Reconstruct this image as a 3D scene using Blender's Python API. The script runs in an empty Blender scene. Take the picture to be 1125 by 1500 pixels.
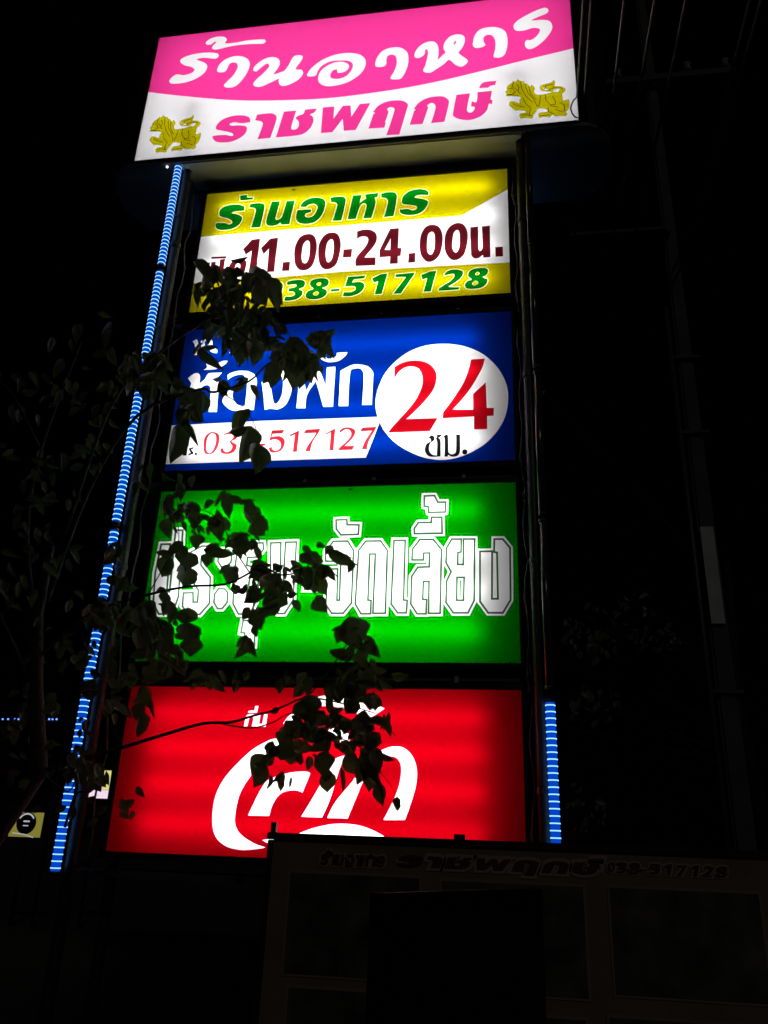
import bpy, bmesh, math, random
from mathutils import Vector, Matrix
from mathutils.geometry import delaunay_2d_cdt

random.seed(7)
C = bpy.context.scene.collection
scn = bpy.context.scene
R = math.radians

# ------------------------------------------------------------------ camera
FPX, CX, CY = 1190.72, 562.5, 750.0
CAM = Vector((0, 0, 1.6))
ROT = Matrix.Rotation(R(9.2814), 3, 'Z') @ Matrix.Rotation(R(22.491), 3, 'X') @ Matrix.Rotation(R(-2.2796), 3, 'Y')
cam_d = bpy.data.cameras.new('camera')
cam_d.sensor_fit = 'VERTICAL'; cam_d.sensor_height = 36; cam_d.sensor_width = 27
cam_d.lens = 36 * FPX / 1500
cam_d.clip_end = 2000
cam = bpy.data.objects.new('camera', cam_d); C.objects.link(cam)
m = Matrix.Identity(4)
for i, v in enumerate((ROT @ Vector((1, 0, 0)), ROT @ Vector((0, 0, 1)), ROT @ Vector((0, -1, 0)))):
    for j in range(3): m[j][i] = v[j]
cam.matrix_world = Matrix.Translation(CAM) @ m
scn.camera = cam

# ------------------------------------------------------------------ night sky, faint street glow
SUN_EL, SUN_AZ = 34.0, 158.0
w = bpy.data.worlds.new('World'); scn.world = w; w.use_nodes = True
nt = w.node_tree; bg = nt.nodes['Background']
sky = nt.nodes.new('ShaderNodeTexSky'); sky.sky_type = 'NISHITA'; sky.sun_disc = False
sky.sun_elevation = R(SUN_EL); sky.sun_rotation = R(SUN_AZ)
nt.links.new(sky.outputs[0], bg.inputs[0]); bg.inputs[1].default_value = 0.00001
sd = bpy.data.lights.new('sun', 'SUN'); sd.energy = 0.07; sd.angle = R(4); sd.color = (1.0, 0.93, 0.84)
sun = bpy.data.objects.new('sun', sd); C.objects.link(sun)
az = R(SUN_AZ); el = R(SUN_EL)
to_sun = Vector((math.sin(az) * math.cos(el), math.cos(az) * math.cos(el), math.sin(el)))
sun.rotation_euler = (-to_sun).to_track_quat('-Z', 'Y').to_euler()
scn.view_settings.view_transform = 'Standard'; scn.view_settings.look = 'None'
scn.view_settings.exposure = 0; scn.view_settings.gamma = 1
scn.cycles.max_bounces = 8; scn.cycles.transmission_bounces = 6; scn.cycles.diffuse_bounces = 5
scn.cycles.sample_clamp_indirect = 4

# ------------------------------------------------------------------ helpers
def ray(px, py):
    return ROT @ Vector(((px - CX) / FPX, 1, -(py - CY) / FPX))
def at(px, py, Y):                       # photo pixel -> point at distance Y (plane of the signs is Y = const)
    d = ray(px, py); t = Y / d.y
    return CAM + d * t
def mat(name, color, rough=0.6, metal=0.0, noise=0.0, nscale=12.0, bump=0.0, spec=0.5):
    m = bpy.data.materials.new(name); m.use_nodes = True
    n = m.node_tree.nodes; l = m.node_tree.links; b = n['Principled BSDF']
    b.inputs['Base Color'].default_value = (*color, 1); b.inputs['Roughness'].default_value = rough
    b.inputs['Metallic'].default_value = metal; b.inputs['Specular IOR Level'].default_value = spec
    if noise or bump:
        tc = n.new('ShaderNodeTexCoord'); t = n.new('ShaderNodeTexNoise'); t.inputs['Scale'].default_value = nscale
        t.inputs['Detail'].default_value = 6
        l.new(tc.outputs['Object'], t.inputs['Vector'])
        if noise:
            r = n.new('ShaderNodeValToRGB')
            r.color_ramp.elements[0].position = 0.3; r.color_ramp.elements[1].position = 0.7
            r.color_ramp.elements[0].color = (*[c * (1 - noise) for c in color], 1)
            r.color_ramp.elements[1].color = (*[min(1, c * (1 + noise)) for c in color], 1)
            l.new(t.outputs['Fac'], r.inputs['Fac']); l.new(r.outputs['Color'], b.inputs['Base Color'])
        if bump:
            bp = n.new('ShaderNodeBump'); bp.inputs['Strength'].default_value = bump; bp.inputs['Distance'].default_value = 0.02
            l.new(t.outputs['Fac'], bp.inputs['Height']); l.new(bp.outputs['Normal'], b.inputs['Normal'])
    return m
def emit(name, color, strength):
    m = bpy.data.materials.new(name); m.use_nodes = True
    n = m.node_tree.nodes; n.clear(); o = n.new('ShaderNodeOutputMaterial'); e = n.new('ShaderNodeEmission')
    e.inputs[0].default_value = (*color, 1); e.inputs[1].default_value = strength
    m.node_tree.links.new(e.outputs[0], o.inputs[0]); return m
def film(name, color, dirt=0.025):        # translucent acrylic / printed film lit from behind
    m = bpy.data.materials.new(name); m.use_nodes = True
    n = m.node_tree.nodes; l = m.node_tree.links; b = n['Principled BSDF']; out = n['Material Output']
    tr = n.new('ShaderNodeBsdfTranslucent'); mx = n.new('ShaderNodeMixShader'); mx.inputs[0].default_value = 0.10
    tc = n.new('ShaderNodeTexCoord'); t = n.new('ShaderNodeTexNoise'); t.inputs['Scale'].default_value = 9; t.inputs['Detail'].default_value = 8
    r = n.new('ShaderNodeValToRGB')
    r.color_ramp.elements[0].position = 0.25; r.color_ramp.elements[1].position = 0.6
    r.color_ramp.elements[0].color = (*[c * (1 - dirt) for c in color], 1); r.color_ramp.elements[1].color = (*color, 1)
    l.new(tc.outputs['Object'], t.inputs['Vector']); l.new(t.outputs['Fac'], r.inputs['Fac'])
    l.new(r.outputs['Color'], tr.inputs['Color'])
    b.inputs['Base Color'].default_value = (*[c * 0.5 for c in color], 1); b.inputs['Roughness'].default_value = 0.4
    l.new(tr.outputs[0], mx.inputs[1]); l.new(b.outputs[0], mx.inputs[2]); l.new(mx.outputs[0], out.inputs['Surface'])
    return m
def obj(name, bm, material, parent=None, smooth=False):
    me = bpy.data.meshes.new(name); bm.to_mesh(me); bm.free()
    if smooth:
        for p in me.polygons: p.use_smooth = True
    me.materials.append(material)
    return link(name, me, parent)
def link(name, me, parent=None):
    o = bpy.data.objects.new(name, me); C.objects.link(o)
    if parent is not None: o.parent = parent
    return o
def tag(o, label, cat, group=None, kind=None):
    o['label'] = label; o['category'] = cat
    if group: o['group'] = group
    if kind: o['kind'] = kind
    return o
def thing(name, loc, label, cat, group=None):
    o = bpy.data.objects.new(name, None); C.objects.link(o); o.location = loc; o.empty_display_size = 0.2
    return tag(o, label, cat, group)
def add_box(bm, x0, x1, y0, y1, z0, z1, bevel=0.0):
    r = bmesh.ops.create_cube(bm, size=1)
    bmesh.ops.scale(bm, vec=(x1 - x0, y1 - y0, z1 - z0), verts=r['verts'])
    bmesh.ops.translate(bm, vec=((x0 + x1) / 2, (y0 + y1) / 2, (z0 + z1) / 2), verts=r['verts'])
    if bevel:
        es = list({e for v in r['verts'] for e in v.link_edges})
        bmesh.ops.bevel(bm, geom=es, offset=bevel, segments=2, affect='EDGES')
def box(*a, bevel=0.0):
    bm = bmesh.new(); add_box(bm, *a, bevel=bevel); return bm
def add_tube(bm, pts, rad, seg=8, cap=True):
    pts = [Vector(p) for p in pts]; rings = []
    rads = rad if isinstance(rad, (list, tuple)) else [rad] * len(pts)
    for i, p in enumerate(pts):
        t = (pts[min(i + 1, len(pts) - 1)] - pts[max(i - 1, 0)]).normalized()
        a = t.cross(Vector((0, 1, 0)) if abs(t.y) < 0.9 else Vector((1, 0, 0))).normalized(); b = t.cross(a)
        rings.append([bm.verts.new(p + (a * math.cos(2 * math.pi * k / seg) + b * math.sin(2 * math.pi * k / seg)) * rads[i]) for k in range(seg)])
    for q, s in zip(rings, rings[1:]):
        for k in range(seg): bm.faces.new((q[k], q[(k + 1) % seg], s[(k + 1) % seg], s[k]))
    if cap:
        bm.faces.new(rings[0][::-1]); bm.faces.new(rings[-1])
def tube(pts, rad, seg=8):
    bm = bmesh.new(); add_tube(bm, pts, rad, seg); bmesh.ops.recalc_face_normals(bm, faces=bm.faces[:]); return bm
def rel(bm, root):                        # world-built mesh -> local to its root
    bmesh.ops.translate(bm, vec=-root.location, verts=bm.verts[:]); return bm

# ------------------------------------------------------------------ outlines (traced letter shapes)
def contour(s, ox=0.0, oy=0.0, k=1.0, allc=False):
    P = []; cn = []
    for tkn in s.split():
        c = tkn.endswith('c'); x, y = tkn.rstrip('c').split(',')
        P.append(Vector((ox + float(x) / k, oy + float(y) / k))); cn.append(c or allc)
    n = len(P); out = []
    for i in range(n):
        a, b = P[i], P[(i + 1) % n]; out.append(a.copy())
        if cn[i] and cn[(i + 1) % n]: continue
        ta = (b - P[i - 1]) / 2 if not cn[i] else None
        tb = (P[(i + 2) % n] - a) / 2 if not cn[(i + 1) % n] else None
        if ta is None: ta = (b - a) * 1.5 - tb * 0.5
        if tb is None: tb = (b - a) * 1.5 - ta * 0.5
        L = (b - a).length
        for t_ in (ta, tb):
            if t_.length > 1.3 * L: t_ *= 1.3 * L / t_.length
        st = 4
        for j in range(1, st):
            t = j / st; t2 = t * t; t3 = t2 * t
            out.append(a * (2 * t3 - 3 * t2 + 1) + ta * (t3 - 2 * t2 + t) + b * (-2 * t3 + 3 * t2) + tb * (t3 - t2))
    return out
def area(p): return sum(p[i].x * p[(i + 1) % len(p)].y - p[(i + 1) % len(p)].x * p[i].y for i in range(len(p))) / 2
def ccw(p): return p if area(p) > 0 else p[::-1]
def offset(p, d):                          # mitred offset of a closed outline
    p = ccw(p); n = len(p); out = []
    for i in range(n):
        e0 = (p[i] - p[i - 1]); e1 = (p[(i + 1) % n] - p[i])
        if e0.length < 1e-6 or e1.length < 1e-6: continue
        e0.normalize(); e1.normalize()
        n0 = Vector((e0.y, -e0.x)); n1 = Vector((e1.y, -e1.x)); mt = n0 + n1
        if mt.length < 0.3: mt = n0
        mt.normalize(); out.append(p[i] + mt * (d / max(0.5, mt.dot(n0))))
    return out
def dilate(p, d):                          # the same as convex pieces to be united
    p = ccw(p); n = len(p); out = [p]
    for i in range(n):
        a, b = p[i], p[(i + 1) % n]; e = (b - a).normalized(); nn = Vector((e.y, -e.x))
        out.append([a, a + nn * d, b + nn * d, b])
        e0 = (a - p[i - 1]).normalized(); n0 = Vector((e0.y, -e0.x))
        if e0.x * e.y - e0.y * e.x > 0.05:
            mt = (n0 + nn).normalized(); mt = a + mt * (d / max(0.6, mt.dot(nn)))
            out.append([a, a + n0 * d, mt, a + nn * d])
    return out
def stroke(pts, wd):
    out = []
    for i in range(len(pts) - 1):
        a, b = Vector(pts[i][:2]), Vector(pts[i + 1][:2])
        wa = pts[i][2] if len(pts[i]) > 2 else wd; wb = pts[i + 1][2] if len(pts[i + 1]) > 2 else wd
        e = (b - a).normalized(); nn = Vector((e.y, -e.x)) / 2
        out.append([a + nn * wa, b + nn * wb, b - nn * wb, a - nn * wa])
        for c, wc in ((a, wa), (b, wb)):
            out.append([c + Vector((math.cos(q * math.pi / 4), math.sin(q * math.pi / 4))) * wc / 2 for q in range(8)])
    return out
class Glyph:
    def __init__(s, name, pos, neg=()): s.name, s.pos, s.neg = name, list(pos), list(neg)
    def map(s, f): return Glyph(s.name, [[f(q) for q in p] for p in s.pos], [[f(q) for q in p] for p in s.neg])
def G(ox, oy, k, *cs, holes=(), name='letter'):
    return Glyph(name, [contour(c, ox, oy, k) for c in cs], [contour(c, ox, oy, k) for c in holes])
def polys(ox, oy, k, *cs, holes=(), name='letter'):
    return Glyph(name, [contour(c, ox, oy, k, True) for c in cs], [contour(c, ox, oy, k, True) for c in holes])

# --- top cabinet: script word and block word
script = [
 G(240, 45, 5, "335,62 385,45 440,45 462,65 450,92 520,88 620,70 735,64 745,80 725,95 620,98 500,112 390,137 355,132 360,110 385,85 370,82 345,100 315,102 308,85"),
 G(240, 45, 5, "395,168 340,160 260,165 180,182 130,205 120,228 150,252 200,265 225,285 205,308 150,325 95,320 60,340 40,370 60,388 140,382 220,358 290,315 318,265 300,235 240,210 300,198 375,205 400,188"),
 G(240, 45, 5, "390,290 410,245 460,205 530,185 595,195 628,230 620,285 585,345 540,395 500,415 455,415 440,400 465,370 510,325 540,270 535,240 510,232 480,245 460,285 440,302 405,305"),
 G(240, 45, 5, "655,280 675,250 730,210 790,193 835,203 850,235 835,275 805,318 860,302 885,290 915,250 945,195 975,180 1015,185 1010,215 965,280 1005,285 1020,310 995,350 940,385 880,405 850,395 840,365 845,350 780,380 710,410 670,408 655,390 680,355 730,310 770,265 765,243 745,245 700,280 680,297 660,295"),
 G(440, 40, 5, "50,345 80,300 150,245 240,205 340,188 430,198 475,235 475,285 440,340 370,390 290,420 200,432 145,412 130,375 145,325 190,285 250,258 310,253 350,270 355,295 330,322 285,335 270,328 268,310 240,315 220,345 225,370 270,378 330,360 370,320 385,275 360,248 300,242 220,250 160,280 128,318 115,350 85,360 55,358"),
 G(440, 40, 5, "548,275 560,225 600,175 660,150 730,148 780,180 792,235 780,300 750,360 725,380 670,380 660,368 685,325 705,270 700,215 670,200 640,210 630,240 628,270 605,288 560,290"),
 G(600, 0, 5, "35,405 50,365 90,325 140,305 185,308 210,345 212,400 208,435 245,400 262,385 248,350 260,305 300,265 350,252 395,262 405,300 385,350 360,385 385,410 420,435 425,455 400,480 370,488 330,470 290,438 250,470 190,510 150,532 110,528 100,512 115,480 128,430 135,385 128,362 115,365 110,395 85,418 50,425", holes=["322,320 330,303 340,302 338,315 325,328"]),
 G(600, 0, 5, "463,320 475,265 510,220 570,200 640,200 695,225 715,270 715,340 695,400 660,422 620,420 615,408 628,350 625,290 600,258 560,258 540,280 545,310 555,330 530,345 490,352 467,340"),
 G(600, 0, 5, "1012,65 985,57 920,80 830,125 780,160 762,190 775,222 830,225 900,205 945,208 955,225 930,265 890,292 860,293 845,310 850,345 880,360 930,340 990,290 1035,230 1045,190 1025,155 970,145 895,150 930,128 1000,100 1015,85"),
]
block = [
 G(300, 130, 5, "80,290 95,255 140,220 210,198 280,195 325,210 332,245c 270,252 215,246 180,258c 195,270 250,268 300,275 308,300 290,335 240,370 180,390 110,393 70,380 55,350c 75,343 150,338 185,345 208,342 200,325 150,312 100,303"),
 G(300, 130, 5, "383,190c 440,182 490,180 520,195 525,225 480,360c 385,370c 425,260 415,240 395,235 370,230c"),
 G(300, 130, 5, "580,168c 670,160c 632,285 645,300 675,292 690,265 685,235 665,215 690,195 720,185 735,153c 820,145c 800,175 770,188 790,205 795,240 770,290 720,330 650,345 520,357c"),
 Glyph('letter', [contour("473,157.4 489.6,156 488.4,174 502,155.2 513.6,154.4 514.6,171 527,152.4 542.6,151 521,190.4 503.6,191.6 502,174 487,193.6 470,195", allc=True)]),
 G(505, 110, 5, "215,260 245,225 300,197 370,185 430,190 462,215 455,250 400,435c 305,440c 365,255 355,238 330,235 310,250 320,270 295,345c 300,350c 290,385c 173,392c 210,285c 222,275 208,272"),
 G(505, 110, 5, "515,235 545,200 600,170 660,157 720,157 758,180 762,210 730,342c 632,352c 665,240 655,210 630,205 605,222 610,240 570,358c 475,365c 508,262c 520,252 507,248"),
 G(505, 110, 5, "818,145c 918,133c 895,250 905,272 930,272 950,250 950,232 925,230c 930,190c 965,195 972,125c 1078,115c 1068,180c 1083,182c 1078,215c 1055,212 1040,260 990,305 920,328 850,325 800,305 793,280"),
 G(505, 110, 5, "985,95c 1000,65 1030,50 1110,42c 1102,72c 1070,78 1050,92c"),
]
LION = "100,475c 130,440 120,400 150,370 170,310 210,270 260,235 290,195c 320,215 370,165c 400,200 455,205c 460,240 490,250 530,300c 550,255c 580,290 585,330 560,370 575,425 640,430 720,415 800,390 850,378 800,375 730,370 680,360 662,320 690,270 760,240 860,210 915,160c 925,200 900,270 940,270 1000,275 1050,310 1030,360 980,400 970,450 960,520 1000,510 1055,490c 1045,570 1010,660 950,720 965,750 930,795c 850,790 760,800 740,770 680,825c 600,815 515,838c 515,790 550,745 660,725 675,690 600,670 540,680 500,730 440,790 430,830 400,855c 320,845 235,858c 225,800 260,765 330,750 345,735 260,715 190,725c 160,690 115,640c 130,590 170,560 240,570 280,595 300,530 325,480 220,470"
LION_H = ["715,330 740,300 750,325 800,330 760,345", "850,360 900,325 960,320 940,355 920,378"]
LION_L = [[(290, 230), (250, 300), (300, 350), (340, 430)], [(330, 260), (350, 310), (320, 380)], [(400, 215), (385, 330), (420, 470), (480, 560)],
 [(455, 250), (460, 400), (520, 520), (540, 640)], [(500, 300), (500, 420), (550, 520)], [(720, 430), (700, 520), (760, 620), (860, 640)],
 [(820, 450), (840, 540), (820, 600), (760, 600)], [(640, 440), (600, 560), (560, 640)], [(170, 340), (240, 330), (270, 400), (210, 440), (150, 440)],
 [(180, 600), (260, 640), (340, 660)], [(420, 690), (380, 790)], [(900, 560), (960, 600), (940, 700)], [(250, 800), (330, 790), (420, 805)],
 [(540, 800), (680, 775)], [(700, 650), (690, 720), (760, 760)], [(360, 480), (380, 600), (440, 680)], [(780, 350), (880, 300), (990, 300), (1000, 340)], [(720, 340), (770, 270), (880, 240)],
 [(800, 680), (900, 720)], [(130, 455), (220, 450), (310, 460)]]
lion_a = G(210, 155, 12.5, LION, holes=LION_H, name='lion_emblem')
lion_al = Glyph('lion_linework', sum([stroke([(210 + x / 12.5, 155 + y / 12.5) for x, y in L], 0.85) for L in LION_L], []))
def affine3(src, dst):
    a, b, c = [Vector(q) for q in src]; A, B, D = [Vector(q) for q in dst]
    M = Matrix(((b.x - a.x, c.x - a.x), (b.y - a.y, c.y - a.y))).inverted()
    def f(q):
        u = M @ (q - a); return A + (B - A) * u.x + (D - A) * u.y
    return f
f_ = affine3([(218, 193), (283.2, 167.8), (228.8, 223.6)], [(740.1, 140.9), (811.1, 116.7), (763, 173.6)])
lion_b = lion_a.map(f_); lion_bl = lion_al.map(f_)

# --- yellow cabinet
ygreen = [
 G(300, 265, 5, "258,108c 312,103c 308,122c 355,122c 350,137c 260,143c"),
 G(300, 265, 5, "105,240 115,210 150,185 210,172 265,177 292,190c 287,218c 235,222 205,228 200,238 240,245 270,262 272,285 245,325 195,352 130,360 90,350 78,325 85,310c 150,308 175,318 200,308 195,290 160,272 115,260"),
 G(300, 265, 5, "333,170c 390,163 430,168 438,195 405,340c 338,343c 375,215 365,200 330,195c"),
 G(300, 265, 5, "490,153c 552,148c 520,265 522,285 545,280 565,260 600,148c 660,143c 618,318c 555,320c 555,305 520,325 480,330 452,315 452,280"),
 G(300, 265, 5, "700,190c 720,155 770,128 830,122 875,140 882,180 860,245 815,295 755,315 695,308 668,280 672,235 680,212c 778,208c 775,228 740,240 735,260 760,268 795,255 820,215 825,185 800,168 760,175 745,190c"),
 G(300, 265, 5, "920,125c 975,115 1020,118 1033,145 1000,290c 935,293c 970,180 960,160 925,155c"),
 G(440, 265, 5, "385,108c 450,100c 435,160c 470,135 500,125 540,125 552,150 548,180 520,272c 460,275c 485,185 475,165 450,170 432,200 405,278c 345,283c", "475,98c 570,88c 562,118 520,128 505,138 480,125"),
 G(440, 265, 5, "592,95c 640,82 690,85 708,115 683,258c 612,265c 640,160 630,130 592,122c"),
 G(440, 265, 5, "742,150 755,110 800,75 860,60 915,65 940,85c 935,105c 880,103 845,110 840,122 890,130 930,145 935,165 905,215 850,245 780,250 735,235 728,210c 790,205 820,215 850,205 850,185 800,175 755,170"),
]
yphone = [
 G(400, 380, 5, "-30,255 -15,195 30,165 65,172 72,205 55,260 20,298 -15,295", holes=["8,250 20,205 38,195 42,215 30,255 15,268"]),
 G(400, 380, 5, "105,165 160,150 215,152 235,170 225,200 190,218 215,232 212,260 175,290 120,302 80,300c 92,272c 140,270 160,255 150,238 110,235c 118,212c 155,205 172,195 165,182 105,188c"),
 G(400, 380, 5, "270,175 290,150 340,138 390,140 408,165 395,195 360,210 392,225 390,255 350,285 290,293 245,280 240,255 260,230 295,215 275,195", holes=["318,180 335,168 352,172 350,185 330,192", "292,250 315,235 332,240 330,258 305,265"]),
 G(400, 380, 5, "425,218c 490,213c 485,230c 420,237c"),
 G(400, 380, 5, "550,128c 675,118c 668,138c 590,147c 580,170c 640,165 668,185 662,215 625,250 570,268 510,268c 520,240c 570,238 600,225 605,205 580,195 525,200c"),
 G(400, 380, 5, "725,140c 790,108c 838,103c 795,253c 745,255c 770,160c 738,170c"),
 G(400, 380, 5, "900,110c 1035,97c 1030,115c 935,250c 880,252c 975,128c 895,130c"),
 G(520, 380, 5, "485,115c 550,88c 597,82c 555,235c 502,237c 530,135c 495,148c"),
 G(520, 380, 5, "660,100c 690,80 740,73 785,85 790,110 765,145 715,180 685,200 765,203c 760,220c 615,230c 620,210 690,165 725,130 725,105 690,110 655,118c"),
 G(520, 380, 5, "830,105 850,78 900,62 955,62 975,80 965,112 935,130 968,145 965,175 930,205 870,217 815,210 805,185 825,158 855,145 830,125", holes=["880,108 895,92 912,97 910,108 890,115", "858,178 878,158 900,163 898,180 870,190"]),
]
ymaroon = [
 G(300, 335, 5, "10,250c 38,247c 20,355c -8,357c"),
 G(300, 335, 5, "48,245c 82,242c 70,325c 98,325c 112,225c 150,220c 130,352c 32,355c", "48,206c 158,201c 155,218c 50,221c"),
 G(300, 335, 5, "165,345c 178,275 205,238 255,228 300,235 305,265 282,345c 245,345c 260,270 245,255 225,270 210,345c"),
 G(300, 335, 5, "345,80c 405,73c 375,325c 320,328c 345,160c 300,190c 282,150c"),
 G(300, 335, 5, "480,72c 537,65c 508,315c 455,318c 470,145c 430,188c 412,142c"),
 G(300, 335, 5, "572,245c 625,240c 618,307c 565,310c"),
 G(300, 335, 5, "655,190 665,120 700,60 755,38 800,52 820,110 815,190 790,265 745,302 695,300 662,260", holes=["710,190 720,120 745,88 765,95 770,140 762,210 745,248 722,250 712,230"]),
 G(300, 335, 5, "830,180 840,105 880,45 930,27 975,42 995,100 990,175 965,255 920,292 870,293 838,250", holes=["885,180 895,110 920,78 940,85 945,130 938,195 918,240 895,240"]),
 G(300, 335, 5, "1015,153c 1080,147c 1075,208c 1010,212c"),
 G(520, 320, 5, "15,95c 60,82 110,82 150,105 160,150 140,200 95,255 70,285c 152,283c 150,342c 5,348c 10,285 70,215 95,170 95,145 75,132 40,135 15,150c"),
 G(520, 320, 5, "258,75c 322,70c 315,215c 342,215c 335,275c 315,275c 313,330c 255,333c 258,280c 178,285c 180,232c", holes=["262,145c 218,230c 258,230c"]),
 G(520, 320, 5, "393,255c 445,250c 440,320c 390,325c"),
 G(520, 320, 5, "473,195 485,115 520,60 570,45 615,62 640,115 640,190 620,265 575,310 525,315 485,270", holes=["528,190 535,120 560,97 580,110 585,150 582,215 565,258 545,262 530,240"]),
 G(520, 320, 5, "655,180 668,100 705,50 755,32 800,48 825,105 822,185 800,260 755,300 705,300 665,250", holes=["713,180 722,110 745,85 762,95 768,140 765,205 748,245 728,245 715,220"]),
 G(520, 320, 5, "845,65c 902,58c 905,220 915,238 930,225 935,205 930,58c 988,52c 992,282c 940,287c 935,268 905,290 870,290 850,260"),
 G(520, 320, 5, "1028,210c 1083,206c 1085,278c 1030,280c"),
]
yband = Glyph('white_band', [contour("262,349 294.3,346.8 400,338 510,329.6 676,315.8 743.4,277.4 770,262 770,383 746.9,384.4 640,390 510,397.5 408.7,406 282.7,415 262,416.5", allc=True)])

# --- blue cabinet
bband = Glyph('white_band', [contour("225,624.5 254,623 380,616.7 560,610.3 560,611 555,622 536,670.5 395,674.8 240,680.3 225,681", allc=True)])
boval = G(540, 490, 5, "50,500 70,390 130,270 240,160 380,90 540,68 700,85 840,145 950,250 1010,370 1022,480 1000,600 940,710 840,810 700,885 560,918 420,905 300,860 190,790 110,700 65,600", name='white_oval')
bred24 = [
 G(540, 490, 5, "187,330c 190,240c 240,210 310,192 390,195 450,220 490,270 497,330 470,410 400,500 330,570 275,620c 505,612c 448,708c 143,718c 180,670 280,560 350,470 390,380 395,310 370,255 330,235 270,240 220,275"),
 G(540, 490, 5, "750,183c 852,175c 825,260 750,390 680,480 615,550c 765,550c 765,435c 858,350c 865,538c 917,537c 915,595c 868,597c 868,692c 772,695c 772,600c 542,613c 545,570c 620,470 690,360 730,260"),
]
def shifted(lst, ox, oy, k): return [(ox + a[0] / k, oy + a[1] / k) + ((a[2] / k,) if len(a) > 2 else ()) for a in lst]
bblack = [
 G(615, 628, 14.0625, "175,180c 240,135 290,160 300,220 270,260 220,290 190,380 200,470 260,535 350,550c 355,280 325,205c 350,170 350,125c 445,120c 430,160 385,185c 420,220 430,280 425,570c 230,578 150,540 105,460 110,380 140,310 225,255 215,210"),
 G(615, 628, 14.0625, "480,165c 545,120 580,145 585,480c 640,525 710,515 745,460 745,120c 830,118c 828,460 790,545 720,575 640,570 590,540 570,575c 480,572c 510,545 512,250 505,190"),
 Glyph('letter', [contour("686,860 690,846 704,841 718,846 723,860 718,874 704,879 690,874", 540, 490, 5)]),
 Glyph('letter', stroke(shifted([(322, 346, 16), (285, 358, 20), (300, 384, 24), (316, 402, 22), (275, 418, 16)], 240, 610, 7.5), 3)),
 Glyph('letter', [contour("338,412 342,402 352,398 362,402 367,412 362,422 352,426 342,422", 240, 610, 7.5)]),
 G(240, 610, 7.5, "205,430c 248,430c 262,345c 232,345c", "140,345c 165,345c 150,430c 125,430c"),
]
bwhite = [
 G(260, 480, 7.5, "112,555c 190,500 235,505 248,545 240,615c 300,565 330,510 375,497c 490,492c 450,535 395,560 385,575 440,590 460,610 455,650 432,927c 342,925c 362,720 358,650 320,630 275,650 240,690 215,790c 205,930c 115,930c 140,640 150,610"),
 G(260, 480, 7.5, "300,375c 330,385 400,430 440,395 500,365 552,365c 520,405 460,440 400,460 285,465c 320,440 320,410"),
 G(260, 480, 7.5, "550,520c 600,490 690,472 780,480 840,510 868,560 870,620 838,905c 740,900 640,915 560,890 500,830 495,790 530,710 570,690 615,690c 605,740 620,800 660,845 720,860 740,860c 765,620 750,560 720,520 660,520 590,545 555,575c"),
 G(0, 0, 1, "383.3,559.3c 396,560c 400,585 402.7,591.5 408,588 413,577 414.5,562 412,550 404,544c 415,541 424,546 427.5,556 427,573 420,591 409,599 400,599 394.7,598.7 388,600.7c"),
 G(400, 500, 7.5, "255,735c 275,520 270,465 245,450c 330,400c 365,540c 470,330c 520,330c 578,490c 590,285c 685,278c 658,718c 552,720c 470,440c 375,590 358,733c"),
 G(400, 500, 7.5, "640,185c 690,165 700,125c 820,120c 790,165 720,215 620,230 560,215 520,190 510,150c 540,140 580,170 600,190"),
 G(400, 500, 7.5, "740,325c 800,290 880,255 970,255 1050,280 1098,340 1100,400 1085,697c 978,700c 995,400 985,330 950,298 900,300 850,330 825,710c 720,712c"),
 G(260, 480, 7.5, "255,150c 300,120 350,120 385,150 390,200 440,245c 435,280c 380,270 330,220 330,160 300,150 310,260c 265,260c"),
 G(260, 480, 7.5, "480,160c 530,120 600,120 632,165c 617,282c 572,280c 585,170 540,150 500,180c"),
 G(260, 480, 7.5, "650,110c 700,95c 740,130 735,282c 690,282c 700,150 655,128c"),
 G(260, 480, 7.5, "165,150c 210,125c 230,180 225,300c 180,300c 190,200"),
]
bphone = [
 G(240, 610, 7.5, "435,310 450,230 500,180 550,172 600,195 610,260 590,340 545,400 490,418 445,395", holes=["468,310 480,235 515,190 550,188 572,215 572,280 550,350 515,398 490,402 470,370"]),
 G(240, 610, 7.5, "655,220c 670,190 720,172 790,185 805,215 790,250 745,275 795,305 800,340 770,390 710,412 650,408 622,385 625,350c 655,348c 660,375 690,392 735,370 752,330 735,300 720,272c 755,245 765,215 740,195 700,195 670,205"),
 G(240, 610, 7.5, "850,330 860,290 890,275 870,240 880,190 930,165 985,175 1005,215 985,255 950,275 990,300 990,350 955,395 900,405 860,380", holes=["905,215 930,190 960,200 955,235 925,255", "890,345 910,300 945,310 945,350 915,385"]),
 G(240, 610, 7.5, "1055,300c 1120,295c 1110,322c 1045,325c"),
 G(380, 610, 6.25, "115,128c 228,122c 210,155c 120,160c 110,190c 180,180 225,205 232,250 205,305 150,330 100,325 85,290c 115,275c 120,300 150,315 190,290 195,250 175,220 135,210 90,225c"),
 G(380, 610, 6.25, "272,170c 365,128c 345,323c 305,325c 325,165c 285,185c"),
 G(380, 610, 6.25, "425,122c 557,113c 540,150 490,230 465,318c 422,320c 440,270 500,185 520,150c 405,155c"),
 G(380, 610, 6.25, "598,160c 695,110c 678,310c 640,312c 655,145c 610,165c"),
 G(380, 610, 6.25, "740,150c 735,130 770,105 820,100 870,120 875,160 840,215 780,270c 872,268c 850,305c 718,310c 740,280 800,225 838,175 835,135 800,115 765,130"),
 G(380, 610, 6.25, "945,103c 1073,95c 1050,140 1000,230 985,300c 938,300c 965,230 1010,160 1030,130c 920,137c"),
]

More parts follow.
